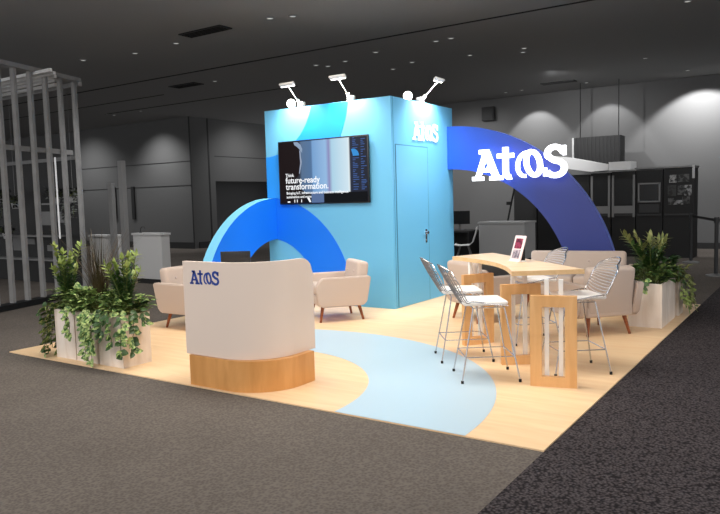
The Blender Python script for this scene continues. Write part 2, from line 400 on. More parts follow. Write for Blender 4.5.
def clipring(cx, cz, r0, r1, a0, a1, y, name, m, zmax=99, xmin=-99, xmax=99):
    b = MB(); n = 64; P = []
    for i in range(n+1):
        th = math.radians(a0+(a1-a0)*i/n); P.append((cx+r0*math.cos(th), cz+r0*math.sin(th), cx+r1*math.cos(th), cz+r1*math.sin(th)))
    for i in range(n):
        a, c = P[i], P[i+1]
        q = [(a[0], a[1]), (a[2], a[3]), (c[2], c[3]), (c[0], c[1])]
        q = [(min(max(x, xmin), xmax), min(z, zmax)) for x, z in q]
        ar = abs(sum(q[k][0]*q[(k+1) % 4][1]-q[(k+1) % 4][0]*q[k][1] for k in range(4)))
        if ar < 1e-6: continue
        b.prism(q, (0, y, 0), (1, 0, 0), (0, 0, 1), (0, .004, 0))
    bmesh.ops.remove_doubles(b.bm, verts=b.bm.verts, dist=1e-5)
    return b.build(name, m, tw)
clipring(TX0, 0.03, .95, 1.58, 0, 90, TY0-.004, 'lower_ring_print', M['ringblue'], xmin=TX0)
clipring(TX0, 3.17, .94, 1.59, -90, 0, TY0-.004, 'upper_ring_print', M['ringblue_lit'], zmax=TH-.005)
# door in the door wall
b = MB(); b.box((TX1+.004, 4.735, 1.15), (.008, .9, 2.26)); dd = b.build('door', M['cyan'], tw)
b = MB()
for (yc, zc, dy, dz) in ((4.735, 2.288, .93, .014), (4.278, 1.155, .014, 2.26), (5.192, 1.155, .014, 2.26)): b.box((TX1+.003, yc, zc), (.006, dy, dz))
b.build('door_gap', mat('shadow_gap', (62, 120, 150), .7), tw)
b = MB(); b.cyl((TX1+.008, 5.1, 1.03), (TX1+.05, 5.1, 1.03), .024, n=14); b.cyl((TX1+.05, 5.11, 1.03), (TX1+.055, 4.98, 1.03), .011, n=8)
b.box((TX1+.012, 5.1, .98), (.008, .05, .2)); b.cyl((TX1+.012, 5.1, .92), (TX1+.022, 5.1, .92), .016, n=14); b.build('handle', M['chrome'], dd, 40)

for nm, st in strokes():
    o = letter_mesh(st, .262, .012).build(nm, M['letterwhite'], tw)
    o.location = (TX1+.013, 4.755, 2.375); o.rotation_euler = (0, 0, PI/2)
# corner bead
b = MB(); b.box((TX1+.002, TY0+.05, TH/2+.01), (.004, .006, TH-.03)); b.build('corner_seam', mat('seam_blue', (70, 140, 170), .7), tw)

# half-ring side wing
wg = thing('half_ring_wing', 'low bright blue quarter ring wall curving down left of the tower', 'partition', (TX0, TY0, 0))
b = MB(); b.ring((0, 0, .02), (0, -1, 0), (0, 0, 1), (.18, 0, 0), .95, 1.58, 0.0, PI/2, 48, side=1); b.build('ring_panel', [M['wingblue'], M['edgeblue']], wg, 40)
wg.location = (TX0, TY0-.001, 0)

# arch
ar = thing('blue_arch', 'royal blue quarter arch springing from the tower to the floor', 'arch', (TX1+.005, 5.85, 0))
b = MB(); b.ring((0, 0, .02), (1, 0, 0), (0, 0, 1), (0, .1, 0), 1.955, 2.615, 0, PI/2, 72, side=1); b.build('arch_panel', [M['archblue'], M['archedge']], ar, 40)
b = MB(); b.box((2.285, .05, .015), (.70, .2, .008)); b.build('foot_plate', M['archedge'], ar)
sg = thing('illuminated_sign', 'glowing white letter sign mounted on the front of the blue arch', 'sign', (-3.086, 5.73, 1.777))
for nm, st in strokes():
    o = letter_mesh(st, .458, .05, back=1).build(nm, [M['letterlit'], M['letterhalo']], sg); o.scale = (1.05, 1, 1)
b = MB()
for px, pz in ((.22, .2), (.5, .2), (.9, .1)): b.cyl((px, .05, pz), (px, .13, pz), .008, n=6)
b.build('standoff', M['whitepaint'], sg)

# television
tv = thing('television', 'large black framed television showing a presentation on the blue tower', 'television', (-5.535, 4.12, 1.497))
TW, TZ = 1.635, .945
b = MB(); b.box((TW/2, .015, TZ/2), (TW, .03, TZ), bev=.006); b.build('housing', M['black'], tv, 40)
b = MB(); b.box((TW/2, .043, TZ/2), (.6, .028, .4)); b.build('wall_bracket', M['black'], tv)
def smat(name, rgb, es=1.0):
    return mat(name, (3, 3, 3), .5, emit=rgb, es=es*.62, spec=.08)
scr_m = bpy.data.materials.new('screen_picture'); scr_m.use_nodes = True; nt = scr_m.node_tree; pb = nt.nodes['Principled BSDF']
pb.inputs['Base Color'].default_value = (.01, .01, .01, 1); pb.inputs['Roughness'].default_value = .5; pb.inputs['Specular IOR Level'].default_value = .1
tc = nt.nodes.new('ShaderNodeTexCoord'); sp = nt.nodes.new('ShaderNodeSeparateXYZ'); nt.links.new(tc.outputs['Generated'], sp.inputs[0])
rp = nt.nodes.new('ShaderNodeValToRGB'); els = rp.color_ramp.elements
stops = [(0, (20, 10, 12)), (.24, (28, 34, 48)), (.27, (84, 112, 146)), (.385, (78, 116, 160)), (.40, (118, 164, 214)), (.55, (150, 190, 232)), (.585, (140, 140, 190)), (.62, (176, 216, 238)), (.79, (214, 236, 248)), (.805, (235, 248, 252)), (.82, (16, 30, 58)), (1, (10, 20, 42))]
els[0].position = 0; els[0].color = lin(stops[0][1]); els[1].position = 1; els[1].color = lin(stops[-1][1])
for p_, c_ in stops[1:-1]: e = els.new(p_); e.color = lin(c_)
nt.links.new(sp.outputs['X'], rp.inputs['Fac']); nt.links.new(rp.outputs['Color'], pb.inputs['Emission Color']); pb.inputs['Emission Strength'].default_value = .62
b = MB(); b.box((TW/2, -.002, TZ/2), (TW-.04, .004, TZ-.04)); sc = b.build('screen', scr_m, tv)
def onscr(name, poly, m, dy=-.006):
    b = MB(); b.prism([(u*TW, v*TZ) for u, v in poly], (0, dy, 0), (1, 0, 0), (0, 0, 1), (0, .0015, 0)); return b.build(name, m, sc)
# silhouette of a head in profile with grey hair, all flat picture content
onscr('dark_profile', [(.015, .98), (.2, .98), (.225, .93), (.25, .90), (.26, .84), (.255, .78), (.262, .72), (.272, .65), (.258, .62), (.262, .58), (.25, .55), (.252, .5), (.235, .45), (.2, .40), (.18, .30), (.3, .2), (.3, .02), (.015, .02)], smat('profile_shade', (26, 16, 18)))
onscr('grey_hair', [(.19, .975), (.235, .975), (.27, .93), (.29, .86), (.285, .80), (.268, .84), (.25, .87), (.23, .9), (.2, .93)], smat('hair_grey', (150, 170, 196)), -.0075)
onscr('face_edge', [(.256, .84), (.268, .84), (.272, .74), (.28, .66), (.272, .6), (.262, .54), (.252, .48), (.244, .48), (.252, .56), (.262, .64), (.258, .76)], smat('rim_light', (160, 172, 196)), -.0075)
onscr('dark_band', [(.30, .02), (.985, .02), (.985, .17), (.30, .17)], smat('band_dark', (8, 12, 18)), -.0075)
onscr('pale_block', [(.38, .02), (.52, .02), (.52, .17), (.38, .17)], smat('block_blue', (92, 116, 160)), -.009)
random.seed(5)
b = MB()
for c0, c1 in ((.84, .905), (.925, .985)):
    z = .2
    while z < .96:
        wv = random.uniform(.3, 1)*(c1-c0)
        b.prism([(c0*TW, z*TZ), ((c0+wv)*TW, z*TZ), ((c0+wv)*TW, (z+.012)*TZ), (c0*TW, (z+.012)*TZ)], (0, -.0065, 0), (1, 0, 0), (0, 0, 1), (0, .0015, 0)); z += random.uniform(.022, .04)
b.build('code_lines', smat('code_blue', (70, 100, 160)), sc)
b = MB(); b.ring((.845*TW, -.0085, .70*TZ), (1, 0, 0), (0, 0, 1), (0, .0015, 0), .0, .1, 0, PI/2*1.2, 16); b.build('screen_arc', smat('arc_blue', (60, 150, 225)), sc)
def text(name, s_, size, x, z, m, parent, y=-.010):
    cu = bpy.data.curves.new(name, 'FONT'); cu.body = s_; cu.size = size; cu.extrude = .0006; cu.offset = size*.012
    ob = bpy.data.objects.new(name, cu); C.objects.link(ob)
    dg = bpy.context.evaluated_depsgraph_get(); me = bpy.data.meshes.new_from_object(ob.evaluated_get(dg))
    C.objects.unlink(ob); bpy.data.objects.remove(ob)
    me.materials.clear(); me.materials.append(m)
    o = bpy.data.objects.new(name, me); C.objects.link(o); o.parent = parent; o.location = (x, y, z); o.rotation_euler = (PI/2, 0, 0); return o
tm = smat('text_white', (250, 252, 255), 1.2)
text('text_line', 'Think', .07, .085*TW, .435*TZ, tm, sc)
text('text_line', 'future-ready', .128, .085*TW, .335*TZ, tm, sc)
text('text_line', 'transformation.', .128, .085*TW, .235*TZ, tm, sc)
text('text_line', 'Bringing IoT, infrastructure and business intelligence', .054, .09*TW, .16*TZ, tm, sc)
text('text_line', 'automation and more', .054, .09*TW, .10*TZ, tm, sc)
for x, w_, h_ in ((.1, .03, .02), (.18, .008, .045), (.21, .008, .045), (.26, .008, .045)):
    b = MB(); b.prism([(x*TW, .03*TZ), ((x+w_)*TW, .03*TZ), ((x+w_)*TW, (.03+h_)*TZ), (x*TW, (.03+h_)*TZ)], (0, -.009, 0), (1, 0, 0), (0, 0, 1), (0, .0015, 0)); b.build('footer_mark', tm, sc)
b = MB(); b.prism([(.33*TW, .10*TZ), (.355*TW, .10*TZ), (.375*TW, .03*TZ), (.355*TW, .03*TZ)], (0, -.0095, 0), (1, 0, 0), (0, 0, 1), (0, .0015, 0)); b.build('footer_mark', tm, sc)

# arm lamps on the tower
def armlamp(loc, ang, label, pw):
    t_ = thing('arm_lamp', label, 'lamp', loc, ang, 'arm lamps along the tower top')
    b = MB(); b.box((0, .02, .03), (.09, .09, .1), bev=.01); b.cyl((0, 0, .03), (0, -.07, .1), .035, .022, n=12); b.build('clamp', M['whitepaint'], t_, 40)
    b = MB(); b.cyl((0, -.03, .06), (0, -.29, .285), .008, n=8); b.build('arm', M['whitepaint'], t_, 40)
    R = Matrix.Rotation(-.65, 3, 'X')
    b = MB(); b.box((0, -.30, .30), (.27, .055, .03), R, bev=.008); b.build('lamp_head', M['whitepaint'], t_, 40)
    b = MB(); b.box((0, -.30+.012, .30-.02), (.24, .035, .006), R); b.build('lens', M['frost'], t_)
    l = bpy.data.lights.new('arm_lamp_beam', 'SPOT'); l.energy = pw; l.spot_size = math.radians(125); l.spot_blend = .9; l.shadow_soft_size = .06; l.color = (1, .98, .95)
    o = bpy.data.objects.new('arm_lamp_beam', l); C.objects.link(o)
    Mx = Matrix.Translation(Vector(loc)) @ Matrix.Rotation(ang, 4, 'Z')
    a_ = Mx @ Vector((0, -.27, .25)); q_ = Mx @ Vector((0, 0, -.35))
    o.location = a_; o.rotation_euler = (q_-a_).to_track_quat('-Z', 'Y').to_euler()
armlamp((-5.14, TY0+.03, TH), 0, 'leftmost of three white arm lamps on the tower top', 85)
armlamp((-4.24, TY0+.03, TH), 0, 'middle white arm lamp, above the television', 75)
armlamp((TX1-.03, 5.1, TH), PI/2, 'right white arm lamp leaning out above the tower door', 115)
for loc, lb in (((-5.34, TY0+.06, TH), 'round glowing lamp head beside the left arm lamp'), ((TX1-.1, 4.83, TH), 'round glowing lamp head beside the right arm lamp')):
    t_ = thing('round_spotlight', lb, 'lamp', loc, math.radians(30), 'round lamps on the tower top')
    b = MB(); b.box((0, .03, .015), (.07, .07, .03)); b.cyl((0, .03, .03), (0, .03, .06), .012, n=8); b.build('mount', M['whitepaint'], t_)
    b = MB(); b.cyl((0, .07, .09), (0, -.01, .075), .04, .066, n=24); b.build('lamp_head', M['whitepaint'], t_, 40)
    b = MB(); b.cyl((0, -.012, .0745), (0, -.02, .073), .062, n=24); b.build('lens', M['frost'], t_, 40)

# ------------------------------------------------------------------ reception counter
rc = thing('reception_counter', 'curved white reception counter on a maple plinth at the front edge', 'reception counter', (0, 0, FZ))
CX0, CX1, CY0, CY1 = -3.15, -2.28, .04, .72
def path(x0, x1, y0, y1, r, n=14):
    P = [(x0, y0)]
    for i in range(n+1):
        a = -PI/2+PI/2*i/n; P.append((x1-r+r*math.cos(a), y0+r+r*math.sin(a)))
    P.append((x1, y1)); return P
def densify(P, step=.03):
    out = [P[0]]
    for a, c in zip(P, P[1:]):
        L = math.dist(a, c); n = max(1, int(L/step))
        for k in range(1, n+1): out.append((a[0]+(c[0]-a[0])*k/n, a[1]+(c[1]-a[1])*k/n))
    return out
P = densify(path(CX0, CX1, CY0, CY1, .42)); Q = []
for i, p_ in enumerate(P):
    a = Vector(P[max(i-1, 0)]); c = Vector(P[min(i+1, len(P)-1)]); tt = (c-a).normalized(); Q.append((p_[0]-tt.y*.035, p_[1]+tt.x*.035))
zb, zt, rr = .26, 1.055, .15
def topz(p_):
    d = CY1-p_[1]
    if p_[0] > CX1-.01 and d < rr: return zt-rr+math.sqrt(max(0, rr*rr-(rr-d)**2))
    return zt
b = MB(); bm = b.bm; cols = []
for p_, q_ in zip(P, Q):
    z = topz(p_); cols.append([bm.verts.new((p_[0], p_[1], zb)), bm.verts.new((p_[0], p_[1], z)), bm.verts.new((q_[0], q_[1], z)), bm.verts.new((q_[0], q_[1], zb))])
for a, c in zip(cols, cols[1:]):
    for k in range(4): bm.faces.new((a[k], a[(k+1) % 4], c[(k+1) % 4], c[k]))
bm.faces.new(cols[0][::-1]); bm.faces.new(cols[-1])
b.build('curved_front', M['counterwhite'], rc, 35)
pts = [(CX0+.0, CY0+.04)]+[(x-.04, y+.04) for x, y in path(CX0, CX1, CY0, CY1-.04, .42)][1:]+[(CX0+.0, CY1)]
b = MB(); b.prism(pts, (0, 0, .92), (1, 0, 0), (0, 1, 0), (0, 0, .035)); b.build('worktop', M['white'], rc)
b = MB(); b.box((CX0+.02, (CY0+CY1)/2+.02, .59), (.035, CY1-CY0-.04, .66)); b.build('side_panel', M['counterwhite'], rc)
pl = path(CX0+.055, -2.225, .02, .63, .42)+[(CX0+.055, .63)]
b = MB(); b.prism(pl, (0, 0, 0), (1, 0, 0), (0, 1, 0), (0, 0, .258)); b.build('plinth', M['plinth'], rc, 35)
for nm, st in strokes():
    o = letter_mesh(st, .115, .004).build(nm, M['navy'], rc); o.location = (CX0+.085, CY0-.004, .865)
lp = thing('laptop', 'black laptop screen standing open behind the reception counter', 'laptop', (-2.95, .5, FZ+.955), math.radians(34))
b = MB(); b.box((0, 0, .01), (.26, .18, .018), bev=.004); b.build('base', M['black'], lp, 40)
R = Matrix.Rotation(.2, 3, 'X')
b = MB(); b.box((0, -.095, .085), (.26, .014, .15), Matrix.Rotation(.1, 3, 'X'), bev=.004); b.build('lid', M['black'], lp, 40)
b = MB(); b.box((0, -.083, .087), (.24, .003, .13), Matrix.Rotation(.1, 3, 'X')); b.build('display', smat('laptop_display', (70, 70, 74), .4), lp)

# ------------------------------------------------------------------ upholstered seats
def seat(name, w_, label, cat, loc, ang, group=None, nbut=2, ncush=1):
    t_ = thing(name, label, cat, (loc[0], loc[1], FZ), math.radians(ang), group)
    F = M['fabric']; aw = .09; hw = w_/2
    prof = [(-.26, .20), (.28, .20), (.33, .25), (.35, .44), (.33, .52), (.27, .57), (-.35, .57), (-.36, .55), (-.31, .25)]
    for s in (-1, 1):
        b = MB(); b.prism(prof, (0, s*hw, 0), (1, 0, 0), (0, 1*0+.0, 1), (0, -s*aw, 0))
        ed = [e for e in b.bm.edges]
        bmesh.ops.bevel(b.bm, geom=ed, offset=.022, segments=3, affect='EDGES', clamp_overlap=True)
        # arms lean slightly outwards
        for v_ in b.bm.verts: v_.co.y += s*(v_.co.z-.2)*.06
        b.build('arm', F, t_, 50)
    b = MB(); b.box((0, 0, .27), (.62, w_-2*aw+.01, .13), bev=.025, seg=3); b.build('seat_base', F, t_, 50)
    cw = (w_-2*aw)/ncush
    for k in range(ncush):
        b = MB(); b.box((.05, -hw+aw+cw*(k+.5), .40), (.54, cw-.006, .13), bev=.04, seg=4); b.build('seat_cushion', F, t_, 60)
    R = Matrix.Rotation(-.14, 3, 'Y')
    b = MB(); b.box((-.27, 0, .49), (.15, w_-2*aw-.0, .52), R, bev=.045, seg=4); bk = b.build('backrest', F, t_, 60)
    for k in range(nbut):
        y = (k-(nbut-1)/2)*(w_-2*aw)/(nbut)
        b = MB(); ctr = Vector((-.27, 0, .49))+R@Vector((.076, y, .12)); b.cyl(ctr, ctr+R@Vector((.008, 0, 0)), .016, .010, n=10); b.build('button', M['button'], bk, 40)
    for sx in (-1, 1):
        for sy in (-1, 1):
            b = MB(); b.cyl((sx*.285, sy*(hw-.11), 0), (sx*.235, sy*(hw-.15), .21), .014, .024, n=10); b.build('leg', M['legwood'], t_, 40)
    return t_
g = 'upholstered armchairs with wooden legs'
seat('armchair', .74, 'cream armchair with wooden legs between the counter and the tower, below the television', 'armchair', (-3.9, 3.26), -128, g)
seat('armchair', .74, 'cream armchair at the left edge of the stand, half hidden behind the reception counter', 'armchair', (-5.18, 2.04), 0, g)
seat('armchair', .74, 'cream armchair seen from behind, left of the table behind the wire stools', 'armchair', (-2.16, 4.02), 60, g)
seat('armchair', .74, 'cream armchair seen from behind, right of the table beside the planter', 'armchair', (-.75, 3.81), 139, g)
seat('loveseat', 1.44, 'wide cream two-seat sofa with buttoned back in front of the arch foot', 'sofa', (-1.40, 5.30), -80, nbut=4, ncush=2)

# ------------------------------------------------------------------ high table
ta = thing('bar_table', 'long high table with pale wood top on wooden frame panels and white posts', 'table', (0, 0, FZ))
tp = [(-1.94, 2.72), (-1.72, 3.28), (-.30, 1.90), (-.80, 1.53)]
p0, p3 = Vector(tp[0]), Vector(tp[3]); curve = []
for i in range(1, 12):
    s_ = i/12; q_ = p3.lerp(p0, s_); nrm = Vector((.72, .69)); q_ += nrm*.16*math.sin(PI*s_); curve.append(tuple(q_))
poly = tp+curve
b = MB(); b.prism(poly, (0, 0, .86), (1, 0, 0), (0, 1, 0), (0, 0, .04), side=1); b.build('table_top', [M['tabletop'], M['tableedge']], ta)
for (x, y, a) in ((-.57, 1.33, 14), (-1.03, 1.86, 37), (-1.68, 2.45, 57)):
    a = math.radians(a); R = rz(a); d = R@Vector((1, 0, 0)); n_ = R@Vector((0, 1, 0)); o = Vector((x, y, 0))
    W_, T_, hh, fw = .36, .05, .735, .09
    outer = [(0, 0), (W_, 0), (W_, hh), (0, hh)]; b = MB()
    for (x0, x1, z0, z1) in ((0, fw, 0, hh), (W_-fw, W_, 0, hh), (fw, W_-fw, hh-fw, hh), (fw, W_-fw, 0, .08)):
        b.prism([(x0, z0), (x1, z0), (x1, z1), (x0, z1)], o, d, (0, 0, 1), n_*T_)
    b.build('frame_panel', M['panelwood'], ta)
    for k in (-.055, .055):
        c_ = o+d*(W_/2+k)+n_*(T_+.022)
        b = MB(); b.box((c_.x, c_.y, .43), (.034, .034, .86), R); b.build('post', M['whitepaint'], ta)
ps = thing('picture_stand', 'small white leaning display frame with dark pictures on the table', 'display frame', (-1.09, 2.34, FZ+.9), math.radians(-30))
R = Matrix.Rotation(-.33, 3, 'X')
b = MB(); b.box(R@Vector((0, 0, .135)), (.155, .014, .25), R, bev=.003); b.build('frame', mat('pink_white_frame', (240, 222, 224), .4), ps)
b = MB(); b.box(R@Vector((0, -.008, .18)), (.10, .004, .10), R); b.build('upper_picture', mat('maroon_picture', (80, 22, 46), .4, var=(30, .1, (150, 60, 90))), ps)
b = MB(); b.box(R@Vector((0, -.008, .075)), (.10, .004, .085), R); b.build('lower_picture', mat('grey_picture', (96, 92, 108), .4, var=(30, .1, (190, 180, 190))), ps)
b = MB(); b.box((0, .03, .006), (.15, .10, .012), bev=.003); b.build('base', M['whitepaint'], ps)
b = MB(); b.box((0, .075, .11), (.10, .02, .21), Matrix.Rotation(.02, 3, 'X')); b.build('back_strut', M['black'], ps)

# ------------------------------------------------------------------ wire bar stools (face +X)
def stool(label, loc, ang, first=None, mesh=True):
    t_ = thing('wire_bar_stool', label, 'bar stool', (loc[0], loc[1], FZ), math.radians(ang), 'wire bar stools around the high table')
    ch = M['chrome']; SH = .635
    # shell profile: u along seat front->back->up, v across
    def shell(u, v):
        if u < .45:
            k = u/.45; x = .15-.36*k; z = SH-.012*math.sin(PI*k); hw = .19+.03*k
        else:
            k = (u-.45)/.55; x = -.21-.05*math.sin(k*PI/2)-.14*k; z = SH+.34*k**.95; hw = .225-.06*max(0, (k-.6)/.4)**2
        z += .05*abs(v)**2.5*min(1, u/.3)*(1-max(0, (u-.45)/.55))
        x += .09*v*v*max(0, (u-.35)/.65); z -= .05*v*v*max(0, (u-.7)/.3)
        return (x, v*hw, z)
    if mesh:
        b = MB(); NV = 13
        for k in range(NV):
            v_ = -1+2*k/(NV-1)
            if abs(v_) == 1: continue
            b.tube([shell(u/16, v_) for u in range(17)], .0042, 5)
        for k in range(1, 15):
            if k in (1, 3, 5): continue
            b.tube([shell(k/15, -1+2*j/10) for j in range(11)], .003, 5)
    else:
        b = MB()
        for k in range(1, 26):
            if k < 11 and k % 3: continue
            b.tube([shell(k/26, -1+2*j/10) for j in range(11)], .0048, 5)
    b.build('wire_shell', M['wiredark'] if mesh else M['wire'], t_, 60)
    rim = [shell(u/18, -1) for u in range(19)]+[shell(1, -1+2*j/8) for j in range(1, 8)]+[shell(1-u/18, 1) for u in range(19)]+[shell(0, 1-2*j/8) for j in range(1, 8)]
    b = MB(); b.tube(rim, .0055, 6, closed=True); b.build('rim', ch, t_, 60)
    b = MB(); pp = []
    b.box((-.03, 0, SH+.022), (.37, .37, .035), bev=.016, seg=3); b.build('seat_pad', M['seatwhite'], t_, 60)
    # base
    L = {}
    for sx in (-1, 1):
        for sy in (-1, 1):
            top = Vector((sx*.13, sy*.14, SH-.02)); foot = Vector((sx*.24, sy*.21, .012)); L[sx, sy] = (top, foot)
            b = MB(); b.tube([top, foot], .0065, 7); lg = b.build('leg', ch, t_, 60)
            b = MB(); b.cyl(foot+Vector((0, 0, -.012)), foot+Vector((0, 0, .012)), .012, n=10); b.build('foot_cap', M['rubber'], lg)
    fr = []
    for k in ((-1, -1), (1, -1), (1, 1), (-1, 1)):
        a_, c_ = L[k]; fr.append(a_.lerp(c_, 1-(.20)/(SH-.03)))
    b = MB()
    for i in range(4): b.tube([fr[i], fr[(i+1) % 4]], .005, 6)
    b.build('footrest', ch, t_, 60)
    b = MB(); tops = [L[k][0] for k in ((-1, -1), (1, -1), (1, 1), (-1, 1))]
    for i in range(4): b.tube([tops[i], tops[(i+1) % 4]], .005, 6)
    b.tube([(-.13, 0, SH-.02), (.13, 0, SH-.02)], .005, 6); b.build('seat_support', ch, t_, 60)
    return t_
stool('wire bar stool with white pad nearest the tower door, left of the table', (-1.47, 1.98), 36)
stool('wire bar stool with white pad in front of the table, feet on blue floor print', (-1.0, 1.43), 36)
stool('wire bar stool at the right side of the table in front of the rear-facing armchair', (-.42, 2.0), 218, mesh=False)
stool('wire bar stool behind the table, its back showing in front of the sofa', (-1.18, 3.0), 222, mesh=False)

# ------------------------------------------------------------------ planters and plants
def planter(x0, y0, label, w_=.33, d_=.33, h_=.50, group=None):
    t_ = thing('planter_box', label, 'planter', (x0+w_/2, y0+d_/2, FZ), 0, group)
    th = .018; b = MB()
    for (cx, cy, dx, dy) in ((0, -d_/2+th/2, w_, th), (0, d_/2-th/2, w_, th), (-w_/2+th/2, 0, th, d_-2*th), (w_/2-th/2, 0, th, d_-2*th)): b.box((cx, cy, h_/2), (dx, dy, h_))
    b.build('box', M['planter'], t_)
    b = MB(); b.box((0, 0, h_-.05), (w_-2*th, d_-2*th, .04)); b.build('soil', M['soil'], t_)
    return t_
def leaf(bm, base, d, up, L, W_, mi, fold=.25, droop=.15):
    d = d.normalized(); side = d.cross(up)
    if side.length < 1e-3: side = Vector((1, 0, 0))
    side.normalize(); nn = side.cross(d).normalized()
    P = [base, base+d*L*.33+side*W_*.5+nn*W_*fold*.5, base+d*L*.72+side*W_*.36+nn*W_*fold*.3-nn*L*droop*.4, base+d*L-nn*L*droop,
         base+d*L*.72-side*W_*.36+nn*W_*fold*.3-nn*L*droop*.4, base+d*L*.33-side*W_*.5+nn*W_*fold*.5, base+d*L*.36, base+d*L*.72-nn*L*droop*.4]
    V = [bm.verts.new(p) for p in P]
    for f in ((0, 1, 6), (1, 2, 7, 6), (2, 3, 7), (0, 6, 5), (6, 7, 4, 5), (7, 3, 4)):
        bm.faces.new([V[i] for i in f]).material_index = mi
def rnd(a, b_): return random.uniform(a, b_)
def zz(base, label, hs, n, mats, seed, lean=.25, leafL=.085, wd=.045):
    random.seed(seed); t_ = thing('leafy_plant', label, 'plant', base)
    b1 = MB(); b2 = MB()
    for i in range(n):
        az = 2*PI*i/n+rnd(-.4, .4); h = hs*rnd(.62, 1); ln = lean*rnd(.4, 1.1)
        pts = []
        for k in range(9):
            s_ = k/8; pts.append(Vector((math.cos(az)*(.02+ln*s_**1.6*h/.5*.5), math.sin(az)*(.02+ln*s_**1.6*h/.5*.5), h*s_)))
        b1.tube(pts, .006, 5)
        m = int(h/.034)
        for j in range(3, m+1):
            s_ = j/m; k = min(int(s_*8), 7); f = s_*8-k; p_ = pts[k].lerp(pts[k+1], f); tn = (pts[k+1]-pts[k]).normalized()
            sd = tn.cross(Vector((math.cos(az+.7), math.sin(az+.7), .0))).normalized(); mi = 1 if s_ > .82 or random.random() < .06 else 0
            for sg in (-1, 1):
                d = (sd*sg*.9+tn*.75+Vector((rnd(-.25, .25), rnd(-.25, .25), rnd(-.1, .2)))); leaf(b2.bm, p_, d, Vector((0, 0, 1)), leafL*rnd(.8, 1.15), wd, mi)
        leaf(b2.bm, pts[-1], pts[-1]-pts[-2], Vector((math.cos(az), math.sin(az), .1)), leafL, wd, 1)
    b1.build('stem', M['stem'], t_, 60); b2.build('foliage', mats, t_, recalc=False)
    return t_
def bushy(base, rx, ry, label, n, mats, seed, trails=(), L=.1, wd=.066, h=.12, name='trailing_plant', cat='plant'):
    """low mound of broad leaves with trailing vines; trails = (x, y, outward dir, length)"""
    random.seed(seed); t_ = thing(name, label, cat, base)
    b1 = MB(); b2 = MB()
    for i in range(n):
        x, y = rnd(-rx, rx), rnd(-ry, ry); az = math.atan2(y/ry, x/rx)+rnd(-.8, .8); tip = Vector((x, y, rnd(.02, h)))
        b1.tube([(x*.5, y*.5, -.03), (x*.8, y*.8, tip.z*.7), tuple(tip)], .003, 4)
        for k in range(2): leaf(b2.bm, tip, Vector((math.cos(az+rnd(-.9, .9)), math.sin(az+rnd(-.9, .9)), rnd(-.1, .7))), Vector((0, 0, 1)), L*rnd(.7, 1.2), wd*rnd(.8, 1.1), random.choice((0, 0, 1)))
    for (x, y, dx, dy, ln) in trails:
        d = Vector((dx, dy, 0)).normalized(); pts = []; q = Vector((x, y, .02)); pts.append(q.copy())
        q = q+d*.05+Vector((0, 0, .04)); pts.append(q.copy()); q = q+d*.05+Vector((0, 0, -.03)); pts.append(q.copy())
        m = int(ln/.035)
        for k in range(m): q = q+Vector((rnd(-.012, .012), rnd(-.012, .012), -.035))+d*rnd(-.002, .004); pts.append(q.copy())
        b1.tube(pts, .0035, 4)
        for k in range(1, len(pts)):
            for sgn in (-1, 1):
                sd = Vector((-d.y, d.x, 0))*sgn; dd_ = sd*rnd(.4, 1)+d*rnd(.2, .8)+Vector((0, 0, rnd(-.8, .1)))
                if random.random() < .85: leaf(b2.bm, pts[k], dd_, d+Vector((0, 0, .5)), L*rnd(.6, .95), wd*rnd(.6, .9), random.choice((0, 1)))
    b1.build('vine_stem', M['stem'], t_, 60); b2.build('foliage', mats, t_, recalc=False)
    return t_
LG, LP, LV, LO = M['leafgreen'], M['leafpale'], M['leafvar'], M['leafolive']
PX = (-5.18, -4.83, -4.48)
gl = 'white planter boxes in the front left row'
planter(PX[0], .10, 'leftmost white planter box in the front row, by the platform corner', group=gl)
planter(PX[1], .10, 'middle white planter box in the front row, behind the trailing leaves', group=gl)
planter(PX[2]+.02, .10, 'right white planter box in the front row, nearest the counter', .36, group=gl)
ZT = FZ+.48
zz((PX[0]+.08, .22, ZT), 'tall upright feather-leaved plant in the leftmost planter box', .66, 9, [LG, LP], 3, lean=.24)
zz((PX[2]+.24, .27, ZT), 'tall upright feather-leaved plant with pale tips in the planter nearest the counter', .56, 13, [LG, LP], 8, lean=.30)
# bronze blades
random.seed(4)
t_ = thing('spiky_plant', 'spiky bronze plant with thin arching blades in the middle planter', 'plant', (PX[1]+.17, .28, ZT)); b = MB()
for i in range(150):
    az = rnd(0, 2*PI); L = rnd(.45, 1.0); sp_ = rnd(.06, .62)*L; wv = rnd(.004, .007); o = Vector((rnd(-.04, .04), rnd(-.04, .04), -.02)); prev = None
    for k in range(7):
        s_ = k/6; c_ = o+Vector((math.cos(az)*sp_*s_**1.7, math.sin(az)*sp_*s_**1.7, L*s_*(1-.12*s_))); sd = Vector((-math.sin(az), math.cos(az), 0))*wv*(1-s_*.85)
        cur = (b.bm.verts.new(c_-sd), b.bm.verts.new(c_+sd))
        if prev: b.bm.faces.new((prev[0], prev[1], cur[1], cur[0]))
        prev = cur
b.build('blades', M['blade'], t_, recalc=False)
random.seed(12)
t_ = thing('rosette_plant', 'low orange and brown broad-leaved rosette beside the bronze blades', 'plant', (PX[2]-.02, .2, ZT)); b = MB()
for i in range(26):
    az = i*2.4; leaf(b.bm, Vector((0, 0, .03)), Vector((math.cos(az), math.sin(az), .5+.03*i)), Vector((0, 0, 1)), .16, .045, i % 2)
b.build('foliage', [M['rosette'], LO], t_, recalc=False)
random.seed(14)
t_ = thing('rosette_plant', 'small lime green leaf tuft between the blades and the right plant', 'plant', (PX[2]+.02, .36, ZT)); b = MB(); b.tube([(0, 0, -.03), (.0, 0, .2)], .006, 5); b.build('stem', M['stem'], t_)
b = MB()
